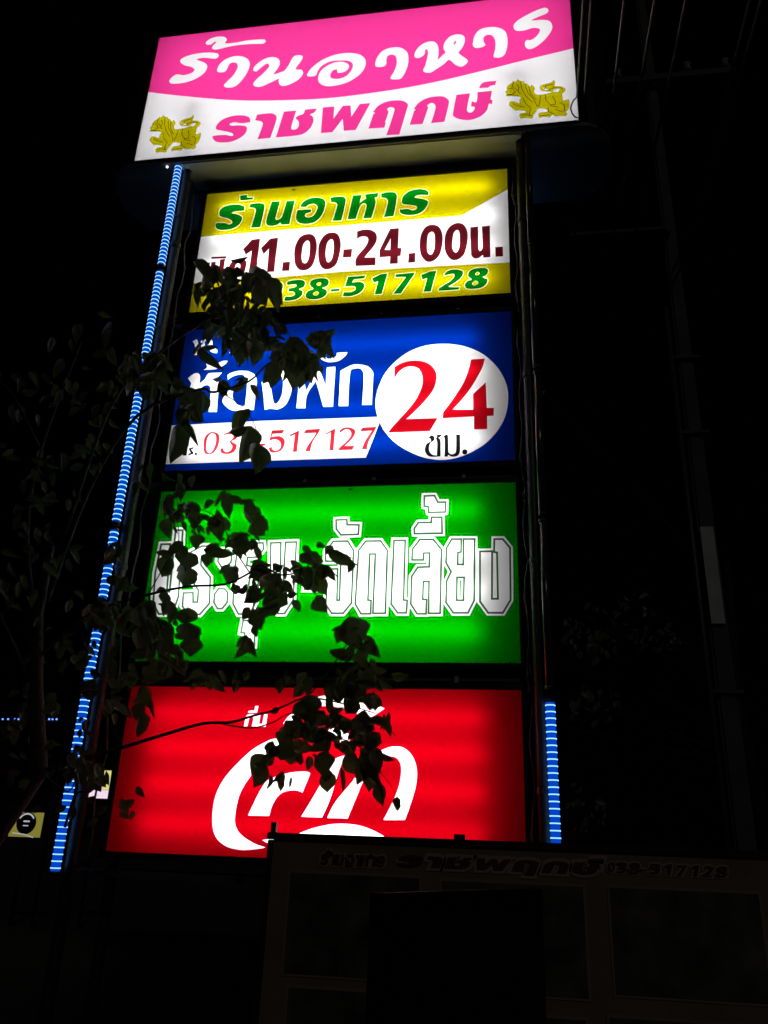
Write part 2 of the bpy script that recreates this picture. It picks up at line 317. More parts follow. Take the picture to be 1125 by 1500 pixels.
# --- green cabinet (inner white fills; keyline and outer white are grown from them)
K1, K2 = 7.14, 7.03125
gfill = [
 polys(470, 710, K1, "170,378 262,375 265,428 388,430 382,510 215,515 172,460"),
 polys(470, 710, K1, "135,602 275,600 332,690 310,1235 228,1335 118,1335 62,1250 72,1090 45,1000 48,895 165,890 158,1218 205,1218 218,770 175,735 152,790 60,790 62,700"),
 polys(470, 710, K1, "475,600 620,598 685,690 665,1335 555,1335 580,715 502,715 482,1215 515,1220 510,1340 425,1340 370,1245 405,690"),
 polys(470, 710, K1, "775,592 872,592 855,1215 893,1218 885,1330 808,1330 745,1245"),
 polys(600, 710, K2, "162,125 250,122 285,190 362,190 358,272 205,275 200,215 160,212"),
 polys(600, 710, K2, "235,345 322,345 325,490 60,495 58,455 95,400 232,398"),
 polys(600, 710, K2, "110,575 240,575 318,670 305,1315 205,1315 210,985 132,988 125,1190 165,1192 160,1320 82,1320 22,1225 32,945 90,860 212,855 215,692 135,695 132,765 35,765 38,670"),
 polys(600, 710, K2, "440,570 522,570 520,685 488,690 485,830 562,832 565,570 660,570 655,1190 595,1310 455,1310 385,1210 390,1000 438,895 385,800 390,655", holes=["478,945 572,945 565,1200 475,1200"]),
 polys(600, 710, K2, "735,697 840,695 838,1185 920,1185 910,690 880,685 882,570 955,570 1025,655 1030,1185 955,1310 815,1310 735,1200"),
 polys(200, 760, 7.5, "280,290 360,288 322,810 372,812 440,135 497,135 450,850 385,1035 250,1035 195,920 215,600"),
 polys(200, 760, 7.5, "610,370 720,310 800,310 830,340 795,420 700,430 695,510 800,645 790,925 690,1040 565,1035 515,955 525,825 610,822 612,925 680,925 690,780 600,650 592,430"),
 polys(200, 760, 7.5, "905,780 965,780 990,815 985,915 935,975 895,975 860,915 868,830"),
 polys(200, 760, 7.5, "950,350 1008,350 1035,380 1028,470 978,520 940,520 905,465 912,390"),
 polys(330, 760, 7.5, "175,285 405,275 410,330 350,410 235,415 225,520 275,530 268,600 215,880 250,900 290,560 380,540 330,900 265,1035 150,1035 95,930 110,600 135,405"),
 polys(330, 760, 7.5, "205,1130 265,1125 315,1205 310,1385 220,1385 225,1245 185,1240"),
 polys(330, 760, 7.5, "510,275 600,272 590,850 640,850 672,268 770,265 735,890 645,1030 575,1030 505,945"),
 polys(330, 760, 7.5, "885,722 1000,722 1000,765 880,765"),
]
def grow(g, d):
    neg = []
    for h in g.neg:
        c = sum(h, Vector((0, 0))) / len(h)
        q = []
        for p in h:
            v = p - c; q.append(c + Vector((math.copysign(max(0.4, abs(v.x) - d), v.x), math.copysign(max(0.4, abs(v.y) - d), v.y))))
        neg.append(q)
    return Glyph(g.name, sum([dilate(p, d) for p in g.pos], []), neg)

# --- red cabinet
rwhite = [
 G(300, 1010, 5.767, "645,425c 590,415 520,440 400,510 270,630 160,760 90,900 65,1050 70,1180 110,1270 200,1335 320,1357 430,1350 515,1335c 400,1290 300,1220 258,1140 258,1050 290,900 340,800 385,735 440,640 520,560 640,470c"),
 G(0, 0, 1, "363.3,1194.7c 378,1164 390,1145 400,1139 415,1134 430.7,1131 447,1130 454.8,1132.7c 443,1161.3c 430.7,1157.6 412,1162 400,1177.7 394.5,1195.2c"),
 G(400, 1010, 4.891, "200,912c 270,800 340,680 400,560 440,500 520,470c 480,560 440,690 400,810 350,918c"),
 G(400, 1010, 4.891, "388,920c 450,800 560,670 640,560 720,470 800,425 870,408 940,420 1000,480 1030,570 1025,680 990,810 945,935c 790,935c 860,800 905,680 918,560 890,495 840,478 780,495 700,560 640,670 590,790 535,925c"),
 G(400, 1010, 4.891, "70,245c 110,195 170,150 250,90 330,50 430,35 520,45 580,90 640,85 690,150 740,110c 800,135c 750,170 690,198 620,180 540,150 470,128 390,118 300,130 220,180 185,262c 130,250"),
 G(400, 1010, 4.891, "385,310c 430,268 500,265c 540,320 555,400c 500,395 480,370 500,340 440,330"),
 G(300, 1010, 5.767, "425,140c 455,138c 440,195c 365,195c 370,180c 420,178c", "330,310c 355,220 400,208 440,213c 425,310c 395,310c 410,240 380,240 360,310c"),
 G(300, 1010, 5.767, "445,215c 470,215c 458,290c 485,290c 502,210c 530,210c 515,315c 430,312c"),
 G(400, 1010, 4.891, "190,1028c 300,990 420,965 520,962 620,975 720,1010 800,1055c 620,1130 450,1140 300,1100"),
 G(300, 1010, 5.767, "485,1272c 560,1262 700,1275c 760,1320 700,1340c 560,1310"),
]

# ------------------------------------------------------------------ materials
M = dict(
 dark=mat('dark_painted_steel', (0.012, 0.012, 0.013), 0.55, 0.0, 0.3, 20, spec=0.25),
 pipe=mat('grey_steel_pipe', (0.06, 0.06, 0.062), 0.5, 0.3, 0.25, 30),
 liner=mat('grey_cabinet_liner', (0.12, 0.12, 0.12), 0.7),
 lit_soffit=mat('soffit_painted_glow', (0.44, 0.45, 0.38), 0.65, 0, 0.12, 3),
 lamp=emit('fluorescent_tube_glow', (1.0, 0.98, 0.97), 14.5),
 lamp_top=emit('fluorescent_tube_glow_top', (1.0, 0.97, 0.985), 6.2),
 pink=film('pink_film', (0.95, 0.045, 0.33)), white=film('white_acrylic', (0.9, 0.9, 0.91)),
 pinkl=film('pink_letter_film', (0.86, 0.04, 0.30)),
 gold=film('gold_print', (0.52, 0.46, 0.0)), gold_line=film('dark_gold_line', (0.07, 0.05, 0.0)),
 yellow=film('yellow_film', (0.40, 0.345, 0.0)), ygreen=film('green_letter_film', (0.0, 0.10, 0.003)),
 yline=film('pale_yellow_keyline', (0.7, 0.7, 0.3)), maroon=film('maroon_film', (0.075, 0.004, 0.008)),
 blue=film('blue_film', (0.0, 0.017, 0.235)), red=film('red_letter_film', (0.42, 0.002, 0.008)), crimson=film('crimson_digit_film', (0.42, 0.012, 0.026)),
 black=film('black_film', (0.006, 0.006, 0.008)),
 green=film('green_film', (0.0, 0.25, 0.0)), gline=film('dark_green_keyline', (0.03, 0.115, 0.04)),
 cola=film('red_film', (0.28, 0.0, 0.003)),
)

# ------------------------------------------------------------------ ground
bm = bmesh.new(); bmesh.ops.create_grid(bm, x_segments=1, y_segments=1, size=400)
g = obj('ground', bm, mat('asphalt', (0.035, 0.035, 0.035), 0.9, 0, 0.3, 6, 0.4)); g['kind'] = 'structure'

# ------------------------------------------------------------------ light boxes
def rebuild_face(root, Y, x0, x1, z0, z1, base_mat, base_name, layers):
    """one flat panel cut into its coloured films: every region belongs to the topmost layer there"""
    V = []; F = []; own = []            # own[i] = (layer index, positive?)
    def addp(pts, key):
        pts = ccw([Vector((p.x, p.y)) for p in pts]); b = len(V); V.extend(pts)
        F.append(list(range(b, b + len(pts)))); own.append(key)
    addp([Vector((x0, z0)), Vector((x1, z0)), Vector((x1, z1)), Vector((x0, z1))], (-1, True))
    def world(q):
        w_ = at(q.x, q.y, Y); return Vector((w_.x, w_.z))
    for i, (gl, mt) in enumerate(layers):
        for p in gl.pos: addp([world(q) for q in p], (i, True))
        for p in gl.neg: addp([world(q) for q in p], (i, False))
    vs, es, fs, ov, oe, of = delaunay_2d_cdt(V, [], F, 0, 1e-6)
    parts = {}
    for f, ids in zip(fs, of):
        pos = set(); neg = set()
        for k in ids:
            (pos if own[k][1] else neg).add(own[k][0])
        if -1 not in pos: continue
        top = max(pos - neg)
        parts.setdefault(top, []).append(f)
    panel = None
    for i in sorted(parts):
        used = {}; faces = []
        for f in parts[i]: faces.append([used.setdefault(k, len(used)) for k in f])
        me = bpy.data.meshes.new('face_panel' if i < 0 else layers[i][0].name)
        co = [None] * len(used)
        for k, j in used.items(): co[j] = (vs[k].x - root.location.x, Y - root.location.y, vs[k].y - root.location.z)
        me.from_pydata(co, [], faces)
        me.materials.append(base_mat if i < 0 else layers[i][1])
        if i < 0: panel = link(base_name, me, root)
        else: link(layers[i][0].name, me, panel)
    return panel

def light_box(name, label, Y, x0, x1, z0, z1, depth, base_mat, layers, tubes, lampmat, tube_x, trim=0.035, behind=0.08):
    root = thing(name, ((x0 + x1) / 2, Y + depth / 2, z0 - trim), label, 'sign', None)
    rebuild_face(root, Y, x0, x1, z0, z1, base_mat, 'face_panel', layers)
    t = trim; yb = Y + depth
    bm = bmesh.new()                                   # sheet-metal tray: back and four sides
    add_box(bm, x0 - t, x1 + t, yb - .004, yb, z0 - t, z1 + t)
    add_box(bm, x0 - t, x0 - t + .006, Y + .006, yb - .005, z0 - t, z1 + t)
    add_box(bm, x1 + t - .006, x1 + t, Y + .006, yb - .005, z0 - t, z1 + t)
    add_box(bm, x0 - t + .007, x1 + t - .007, Y + .006, yb - .005, z0 - t, z0 - t + .006)
    add_box(bm, x0 - t + .007, x1 + t - .007, Y + .006, yb - .005, z1 + t - .006, z1 + t)
    obj('cabinet', rel(bm, root), M['dark'], root)
    bm = bmesh.new()
    add_box(bm, x0 - .005, x1 + .005, yb - .02, yb - .015, z0 - .005, z1 + .005)
    add_box(bm, x0 - .012, x0 - .006, Y + .012, yb - .021, z0 - .005, z1 + .005)
    add_box(bm, x1 + .006, x1 + .012, Y + .012, yb - .021, z0 - .005, z1 + .005)
    add_box(bm, x0 - .012, x1 + .012, Y + .012, yb - .021, z0 - .012, z0 - .006)
    add_box(bm, x0 - .012, x1 + .012, Y + .012, yb - .021, z1 + .006, z1 + .012)
    obj('liner', rel(bm, root), M['liner'], root)
    for a in ((x0 - t - .002, x1 + t + .002, z1, z1 + t + .002), (x0 - t - .002, x1 + t + .002, z0 - t - .002, z0),
              (x0 - t - .002, x0, z0 + .0005, z1 - .0005), (x1, x1 + t + .002, z0 + .0005, z1 - .0005)):
        obj('frame_bar', rel(box(a[0], a[1], Y - .012, Y + .005, a[2], a[3], bevel=.003), root), M['dark'], root)
    for zf in tubes:
        z = z0 + (z1 - z0) * zf
        obj('fluorescent_tube', rel(tube([(tube_x[0], Y + behind, z), (tube_x[1], Y + behind, z)], .016, 8), root), lampmat, root)
    return root

D = 4.8
X0, X1 = -2.333, 0.0625
def zz(u): return 1.6 + u * D
def L(gs, mt): return [(g_, mt) for g_ in gs]
# yellow
lay = [(yband, M['white'])]
for g_ in ygreen + yphone:
    o_ = Glyph('letter_keyline', [offset(p, 1.25) for p in g_.pos], [offset(p, -0.5) for p in g_.neg]); lay.append((o_, M['yline']))
lay += L(ygreen + yphone, M['ygreen']) + L(ymaroon, M['maroon'])
light_box('light_box_sign', 'yellow and white lit sign with opening hours 11.00-24.00 and green phone number', D, X0, X1, zz(.7655), zz(1.0076), .3,
          M['yellow'], lay, (.13, .38, .62, .87), M['lamp'], (X0 + .12, X1 - .13))
# blue
lay = [(bband, M['white']), (boval, M['white'])] + L(bwhite, M['white']) + L(bphone, M['crimson']) + L(bred24, M['red']) + L(bblack, M['black'])
light_box('light_box_sign', 'blue lit sign with big red 24 in a white oval', D, X0, X1, zz(.4904), zz(.7342), .3,
          M['blue'], lay, (.15, .38, .6, .82), M['lamp'], (X0 + .16, X1 - .25))
# green
lay = []
for g_ in gfill:
    a_ = grow(g_, 5.6); a_.name = 'letter_outline'; lay.append((a_, M['white']))
for g_ in gfill:
    a_ = grow(g_, 2.8); a_.name = 'letter_keyline'; lay.append((a_, M['gline']))
lay += L(gfill, M['white'])
light_box('light_box_sign', 'green lit sign with tall angular outlined white letters', D, X0, X1, zz(.2150), zz(.4586), .3,
          M['green'], lay, (.17, .39, .61, .84), M['lamp'], (X0 + .17, X1 - .24))
# red
light_box('light_box_sign', 'red lit drink sign with big white flowing script logo', D, X0, X1, zz(-.0148), zz(.1827), .3,
          M['cola'], L(rwhite, M['white']), (.17, .4, .62, .83), M['lamp'], (X0 + .17, X1 - .22))

# top cabinet, round-ended and deep
DT = 4.575
TX0, TX1, TZ0, TZ1 = -.6313 * DT, .1293 * DT, 1.6 + 1.096 * DT, 1.6 + 1.4062 * DT
topwhite = Glyph('white_field', [contour("170,126 218.8,135 281,142 349,147 416,146.8 484,143.4 567.6,132.8 635,120.6 702.7,104.7 770,87.8 839.5,71 870,63.5 870,230c 150,300c")])
lay = [(topwhite, M['white'])] + L(script, M['white']) + L(block, M['pinkl']) + [(lion_a, M['gold']), (lion_al, M['gold_line']), (lion_b, M['gold']), (lion_bl, M['gold_line'])]
top = thing('roof_sign', ((TX0 + TX1) / 2, DT + .37, TZ0 - .03), 'big pink and white lit sign box with gold lions on top of the tower', 'sign')
rebuild_face(top, DT, TX0, TX1, TZ0, TZ1, M['pink'], 'face_panel', lay)
def plan(n=14, inset=0.0):
    pts = []; yc = (DT + 5.33) / 2; ry = (5.33 - DT) / 2 - inset; rx = .27 - inset
    for i in range(n + 1):
        a = -math.pi / 2 + math.pi * i / n; pts.append((TX1 + .01 + rx * math.cos(a), yc + ry * math.sin(a)))
    for i in range(n + 1):
        a = math.pi / 2 + math.pi * i / n; pts.append((TX0 - .01 + rx * math.cos(a), yc + ry * math.sin(a)))
    return pts
def slab(pts, z0, z1):
    bm = bmesh.new(); a = [bm.verts.new((x, y, z0)) for x, y in pts]; b = [bm.verts.new((x, y, z1)) for x, y in pts]
    bm.faces.new(a[::-1]); bm.faces.new(b); n = len(pts)
    for i in range(n): bm.faces.new((a[i], a[(i + 1) % n], b[(i + 1) % n], b[i]))
    return bm
pl = plan()
obj('base_plate', rel(slab(pl, TZ0 - .045, TZ0 - .012), top), mat('grey_base_plate', (.07, .07, .075), .6), top)
obj('lit_soffit', rel(box(-2.50, .17, DT + .02, 5.28, TZ0 - .052, TZ0 - .046), top), M['lit_soffit'], top)  # paler sheet paints the lit middle of the underside; plate ends stay dark
obj('roof_sheet', rel(slab(pl, TZ1 + .012, TZ1 + .04), top), M['dark'], top)
bm = bmesh.new()                                       # curved side and back skin, front left open for the panel
q = pl[1:]; n = len(q)
lo = [bm.verts.new((x, y, TZ0 - .011)) for x, y in q[:-1]]; hi = [bm.verts.new((x, y, TZ1 + .011)) for x, y in q[:-1]]
for i in range(len(lo) - 1): bm.faces.new((lo[i], lo[i + 1], hi[i + 1], hi[i]))
obj('side_skin', rel(bm, top), M['dark'], top)
bm = bmesh.new()
add_box(bm, TX0 - .004, TX1 + .004, DT + .34, DT + .345, TZ0 - .004, TZ1 + .004)
add_box(bm, TX0 - .012, TX0 - .006, DT + .012, DT + .339, TZ0 - .004, TZ1 + .004); add_box(bm, TX1 + .006, TX1 + .012, DT + .012, DT + .339, TZ0 - .004, TZ1 + .004)
add_box(bm, TX0 - .012, TX1 + .012, DT + .012, DT + .339, TZ0 - .011, TZ0 - .006); add_box(bm, TX0 - .012, TX1 + .012, DT + .012, DT + .339, TZ1 + .006, TZ1 + .011)
obj('liner', rel(bm, top), mat('white_liner', (.5, .5, .5), .7), top)
for a in ((TX0 - .012, TX1 + .012, TZ1, TZ1 + .014), (TX0 - .012, TX1 + .012, TZ0 - .014, TZ0), (TX0 - .012, TX0, TZ0 + .0005, TZ1 - .0005), (TX1, TX1 + .012, TZ0 + .0005, TZ1 - .0005)):
    obj('frame_bar', rel(box(a[0], a[1], DT - .01, DT + .005, a[2], a[3]), top), M['dark'], top)
for k in range(5):
    z = TZ0 + (TZ1 - TZ0) * (k + .5) / 5
    obj('fluorescent_tube', rel(tube([(TX0 + .04, DT + .25, z), (TX1 - .04, DT + .25, z)], .016, 8), top), M['lamp_top'], top)

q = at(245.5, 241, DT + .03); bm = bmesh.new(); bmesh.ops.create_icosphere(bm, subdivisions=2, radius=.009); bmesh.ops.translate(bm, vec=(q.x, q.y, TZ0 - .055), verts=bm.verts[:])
obj('glint_bead', rel(bm, top), emit('white_glint_glow', (.9, .95, 1), 3), top, True)  # emissive bead painting a bright glint on the underside, not a lamp
lp = [at(x, y, DT - .03 + .05 * abs(i - 4) / 4) for i, (x, y) in enumerate([(853, 138), (846, 141), (840, 147), (837, 154), (836, 159), (838, 166), (842, 171), (848, 174), (855, 176)])]
obj('cable_loop', rel(tube(lp, .006, 6), top), mat('loop_cable', (.01, .01, .01), .5), top, True)
def moth(px, py, Y, s, label):
    c_ = at(px, py, Y - .006); r_ = thing('moth', c_, label, 'moth')
    bm = bmesh.new(); add_tube(bm, [(0, 0, -.5 * s), (0, -.06 * s, 0), (0, 0, .5 * s)], [.04 * s, .13 * s, .05 * s], 6); obj('body', bm, M['mothm'], r_, True)
    for sg in (-1, 1):
        bm = bmesh.new(); vv = [bm.verts.new(v) for v in ((0, .002, .3 * s), (sg * .75 * s, .004, .45 * s), (sg * .6 * s, .004, -.05 * s), (0, .002, -.25 * s))]; bm.faces.new(vv)
        bmesh.ops.solidify(bm, geom=bm.faces[:], thickness=.001); obj('wing', bm, M['mothm'], r_)
M['mothm'] = mat('dark_moth', (.02, .016, .012), .9)
moth(430, 278, D, .022, 'tiny dark moth on the yellow sign'); moth(513, 717, D, .018, 'tiny dark moth at the top edge of the green sign')

# ------------------------------------------------------------------ tower frame
PX = (-2.468, 0.165)
fr = thing('tower_frame', (sum(PX) / 2, 4.95, 0), 'dark steel pipe tower carrying the stacked signs', 'frame')
for x in PX:
    for y in (4.675, 5.20):
        obj('post', rel(tube([(x, y, 0), (x, y, TZ0 + (.62 if y < 5 else -.02))], .034, 14), fr), M['pipe'], fr, True)
for zc in [zz(-.0148) - .12, (zz(.1827) + zz(.2150)) / 2, (zz(.4586) + zz(.4904)) / 2, (zz(.7342) + zz(.7655)) / 2, zz(1.0076) + .075]:
    for y in (4.87, 5.2):
        obj('cross_bar', rel(box(PX[0] - .03, PX[1] + .03, y - .02, y + .02, zc - .02, zc + .02), fr), M['pipe'], fr)
    for x in PX:
        obj('side_brace', rel(box(x - .018, x + .018, 4.70, 5.2, zc - .016, zc + .016), fr), M['pipe'], fr)

M['strap'] = mat('pale_steel_strap', (.4, .4, .4), .45, .6)
for u0, u1 in ((.1827, .2150), (.4586, .4904), (.7342, .7655)):
    for k, fx in enumerate((.28, .42, .63, .86)):
        x = X0 + (X1 - X0) * fx + random.uniform(-.05, .05)
        obj('strap', rel(box(x - .012, x + .012, 4.838, 4.846, zz(u0) + .036, zz(u1) - .036), fr), M['strap'], fr)
for x, sg in ((PX[1] - .055, 1), (PX[0] + .055, -1)):
    pts = [(x + .012 * math.sin(i * 1.7 + sg) + random.uniform(-.006, .006), 4.74 + .012 * math.cos(i * 1.3), 1.45 + i * .12) for i in range(42)]
    obj('power_cable', rel(tube(pts, .007, 6), fr), mat('grey_cable', (.12, .12, .12), .4), fr, True)
    for z in ((2.52, 3.93, 5.18) if sg > 0 else (3.1, 5.2)):
        k_ = random.uniform(.5, 1.1)
        lp = [(x + .028 * k_ * math.cos(a_ / 10 * 6.28), 4.735 + .01 * math.sin(a_ / 5), z + .05 * k_ * math.sin(a_ / 10 * 6.28 * .85)) for a_ in range(11)]
        obj('cable_coil', rel(tube(lp, .006, 6), fr), M['pipe'], fr, True)
for x in PX:
    for z in (1.9, 3.2, 4.5, 5.8):
        obj('collar', rel(tube([(x, 4.675, z), (x, 4.675, z + .035)], .041, 14), fr), M['pipe'], fr)

# ------------------------------------------------------------------ LED tubes
M['led'] = emit('blue_led_tube', (0.001, 0.07, 0.68), 0.8); M['rung'] = emit('led_ring_glow', (0.30, 0.66, 1.0), 1.5)
M['ledoff'] = mat('unlit_led_tube', (0.05, 0.05, 0.055), 0.18, 0, 0, spec=0.6)
M['capm'] = mat('tube_end_cap', (0.05, 0.05, 0.06), 0.4)
RT = 0.0255
ring_me = None
def led_tube(x, y, z0, z1, lit, label, group):
    root = thing('led_tube', (x, y, z0), label, 'light tube', group)
    h = z1 - z0
    obj('tube', tube([(0, 0, .018), (0, 0, h - .018)], RT, 14), M['led'] if lit else M['ledoff'], root, True)
    for a in ((0, .018), (h - .018, h)):
        obj('end_cap', tube([(0, 0, a[0]), (0, 0, a[1])], RT + .002, 12), M['capm'], root, True)
    if lit:
        global ring_me
        if ring_me is None:
            bm = bmesh.new(); add_tube(bm, [(0, 0, -.0032), (0, 0, .0032)], RT + .0025, 14)
            ring_me = bpy.data.meshes.new('light_ring'); bm.to_mesh(ring_me); bm.free(); ring_me.materials.append(M['rung'])
        nr = int((h - .05) / .034)
        for i in range(nr):
            o = link('light_ring', ring_me, root); o.location = (0, 0, .034 + i * (h - .068) / (nr - 1))
    o = obj('clip', box(-.012, .075 if x < -1 else .012, RT - .005, .085, h * .5, h * .5 + .02), M['capm'], root)
    if x > -1: o.location.x = -.03
    return root
xl, xr, yl = -2.527, 0.214, 4.62
secs = [(6.585, 5.57), (5.545, 4.53), (4.505, 3.49), (3.465, 2.45), (2.425, 1.40)]
where = ['touching the underside of the pink sign', 'beside the gap between yellow and blue signs', 'beside the lower half of the blue sign', 'beside the green sign', 'beside the red sign']
for (a, b), wl in zip(secs, where):
    led_tube(xl, yl, b, a, True, 'glowing blue tube on the tree side post ' + wl, 'lit blue tubes on the post by the tree')
for (a, b), wl in zip(secs[:-1], where):
    led_tube(xr, yl, b, a, False, 'dark unlit tube on the post ' + wl, 'unlit tubes on the post by the utility pole')
led_tube(xr, yl, 1.40, 2.395, True, 'single glowing blue LED tube rising above the dark banner', None)
for x in (xl, xr):
    led_tube(x, 5.285, 5.55, 6.55, True, 'glowing blue tube on the rear post ' + ('on the tree side' if x < -1 else 'on the utility pole side'), 'rear blue tubes')

# ------------------------------------------------------------------ tree in front of the signs
def leafmat(name, col, tr, spec=0.5):
    m = mat(name, col, 0.42, 0, 0.35, 8, spec=spec); n = m.node_tree.nodes; l = m.node_tree.links
    t = n.new('ShaderNodeBsdfTranslucent'); t.inputs[0].default_value = (col[0] * 1.3, col[1] * 1.6, col[2] * .6, 1)
    mx = n.new('ShaderNodeMixShader'); mx.inputs[0].default_value = tr
    l.new(n['Principled BSDF'].outputs[0], mx.inputs[1]); l.new(t.outputs[0], mx.inputs[2]); l.new(mx.outputs[0], n['Material Output'].inputs['Surface'])
    return m
M['leaf'] = leafmat('leaf_green', (0.062, 0.07, 0.045), 0.16)
M['bark'] = mat('bark', (0.008, 0.007, 0.006), 0.9, 0, 0.4, 30, 0.6)
def leaf_mesh(name, bend, curl, wave, seed):
    rr = random.Random(seed); bm = bmesh.new(); N = 10; rows = []
    prof = [0.03, .52, .82, .96, 1.0, .99, .92, .78, .56, .27, 0.0]; ph = rr.uniform(0, 6)
    for i in range(N + 1):
        t = i / N; zc = -bend * t * t; wv = wave * math.sin(t * 9)
        hl = .5 * prof[i] * (1 + .07 * math.sin(t * 11 + ph)) * rr.uniform(.95, 1.05); hr = .5 * prof[i] * (1 + .07 * math.sin(t * 9 + 2 * ph)) * rr.uniform(.95, 1.05)
        sx = .06 * math.sin(t * 3 + seed)
        rows.append([bm.verts.new((sx - hl, t, zc + curl * hl + wv)), bm.verts.new((sx, t, zc)), bm.verts.new((sx + hr, t, zc + curl * hr - wv))])
    for a, b in zip(rows, rows[1:]):
        bm.faces.new((a[0], a[1], b[1], b[0])); bm.faces.new((a[1], a[2], b[2], b[1]))
    st = [bm.verts.new(v) for v in ((-.012, -.16, .0), (.012, -.16, 0), (.012, .02, 0), (-.012, .02, 0))]; bm.faces.new(st)
    me = bpy.data.meshes.new(name); bm.to_mesh(me); bm.free()
    for p in me.polygons: p.use_smooth = True
    me.materials.append(M['leaf']); return me
LM = [leaf_mesh('leaf', b_, c_, w_, i) for i, (b_, c_, w_) in enumerate([(.12, .25, .01), (.25, .4, .03), (.02, .15, -.02), (.32, .6, .02), (.1, .3, .03), (.2, .1, -.03), (-.1, .35, .02), (.15, .5, .0)])]
tree = thing('tree', (-2.72, 4.0, 0), 'dark leafy tree overhanging the lit signs', 'tree')
def leaf_matrix(b, tp, wd, yaw=None):
    yv = tp - b; Ln = yv.length; yv.normalize()
    view = (CAM - b).normalized()
    xv = yv.cross(view).normalized(); nv = xv.cross(yv)
    a = random.uniform(-.6, .6) if yaw is None else yaw
    xv2 = xv * math.cos(a) + nv * math.sin(a); nv2 = xv2.cross(yv)
    wd = wd / max(.55, math.cos(a))
    mt = Matrix.Identity(4)
    for j in range(3):
        mt[j][0] = xv2[j] * wd; mt[j][1] = yv[j] * Ln; mt[j][2] = nv2[j] * Ln; mt[j][3] = b[j]
    return mt
def leaf(x0, y0, x1, y1, wpx, Y=None):
    Y = random.uniform(4.05, 4.4) if Y is None else Y
    b = at(x0, y0, Y); tp = at(x1, y1, Y + random.uniform(-.03, .03))
    o = link('leaf', random.choice(LM), tree)
    o.matrix_parent_inverse = Matrix.Identity(4)
    o.matrix_basis = Matrix.Translation(-tree.location) @ leaf_matrix(b, tp, wpx / FPX * Y * (1.4 if y0 < 1005 else 1.12))
    return o
LEAVES = """287,383,313,418,16 312,388,328,416,14 337,380,365,379,6 332,390,349,418,12 381,395,379,446,30 395,406,409,453,22 321,420,318,458,22 346,425,351,454,18
284,416,293,450,8 366,400,356,430,18 305,400,300,430,16 378,420,392,450,22 340,405,330,440,20 354,490,349,537,24 374,487,369,540,26 330,492,327,522,12 290,512,323,540,13 283,522,297,500,5
430,495,440,540,30 455,487,484,510,22 470,488,482,520,20 412,535,385,560,22 440,530,430,570,26 415,515,402,545,24 450,520,460,548,26 448,545,438,568,16 457,540,455,562,10 400,505,420,530,22
445,500,425,530,26 480,495,488,480,10 390,505,410,498,8 435,510,462,530,28 327,556,325,585,15 360,560,337,572,11 367,563,380,587,8 288,571,262,592,24 297,573,291,618,13 285,592,265,618,18
362,600,340,636,18 369,625,358,676,26 377,650,377,693,26 262,620,254,678,24 275,600,262,625,20 268,560,250,580,20 314,558,325,553,5 281,735,278,758,18 262,750,254,766,18 243,740,255,750,10
243,760,245,786,14 297,753,278,770,12 322,752,318,792,18 334,722,334,757,14 315,735,297,745,8 347,735,374,733,6 363,741,373,768,20 376,758,385,784,22 293,783,284,803,14 268,793,245,813,13
254,818,233,844,22 272,806,275,834,26 276,830,272,858,24 298,806,340,812,14 310,812,300,830,14 338,800,372,797,20 350,780,338,795,10 368,790,378,806,12 376,803,381,820,9 341,832,332,855,20
345,856,346,871,12 370,825,395,845,20 400,840,380,860,16 400,825,412,838,8 393,860,420,886,34 377,862,360,884,16 420,872,436,870,8 415,850,428,870,10 377,890,385,924,20 398,884,401,903,18
366,890,354,908,10 431,878,438,897,9 361,930,347,966,12 366,934,371,962,10 372,915,378,935,8 443,801,457,810,8 465,796,476,802,7 445,817,474,822,16 454,830,443,863,20 465,838,474,872,20
465,873,477,897,18 475,833,492,850,9 425,822,445,832,8 428,838,448,834,8 481,805,520,830,13 517,822,512,838,8 488,800,476,812,9 513,904,525,948,34 506,918,492,942,12 536,937,555,964,12 531,943,531,975,14
503,950,497,968,24 230,905,245,968,26 262,960,270,990,14 275,890,272,915,24 276,912,274,940,26 278,935,279,960,24 246,880,240,900,12 255,886,248,912,10 236,868,248,886,12 210,880,222,925,30 215,915,212,960,28
482,1018,484,1047,11 521,1022,506,1045,24 547,1014,541,1041,26 515,1055,550,1070,30 540,1070,545,1100,30 530,1060,520,1085,26 562,1047,572,1080,10 545,1050,568,1065,12 451,1030,457,1055,30
440,1060,420,1078,30 461,1063,447,1088,34 470,1078,480,1100,30 418,1088,410,1115,26 392,1107,366,1135,22 390,1124,372,1154,18 394.5,1135,393,1157,6 414,1130,410,1160,11 427,1138,423,1155,4 441,1102,438,1122,10
453,1108,451,1128,10 474,1100,476,1135,26 477,1130,481,1161,22 500,1124,504,1161,6 506,1104,519,1135,18 531,1106,527,1149,24 543,1108,539,1161,24 557,1141,557,1184,14 582,1167,582,1188,10 425,1075,408,1095,28
445,1085,435,1108,28 490,1050,520,1062,12 495,1020,480,1010,20 465,1020,450,1045,26 530,1010,520,1030,24 500,1085,512,1106,14 550,1095,556,1130,18 210,1043,203,1081,16 219,1022,226,1052,6 205,1030,200,1055,18 408,1036,396,1046,8
128,1124,147,1158,22 141,1118,149,1150,13 160,1150,152,1128,7 435,1040,455,1030,20 430,1100,425,1120,20 402,1090,394,1112,18 462,1045,478,1062,22"""
count = 0
comp = []
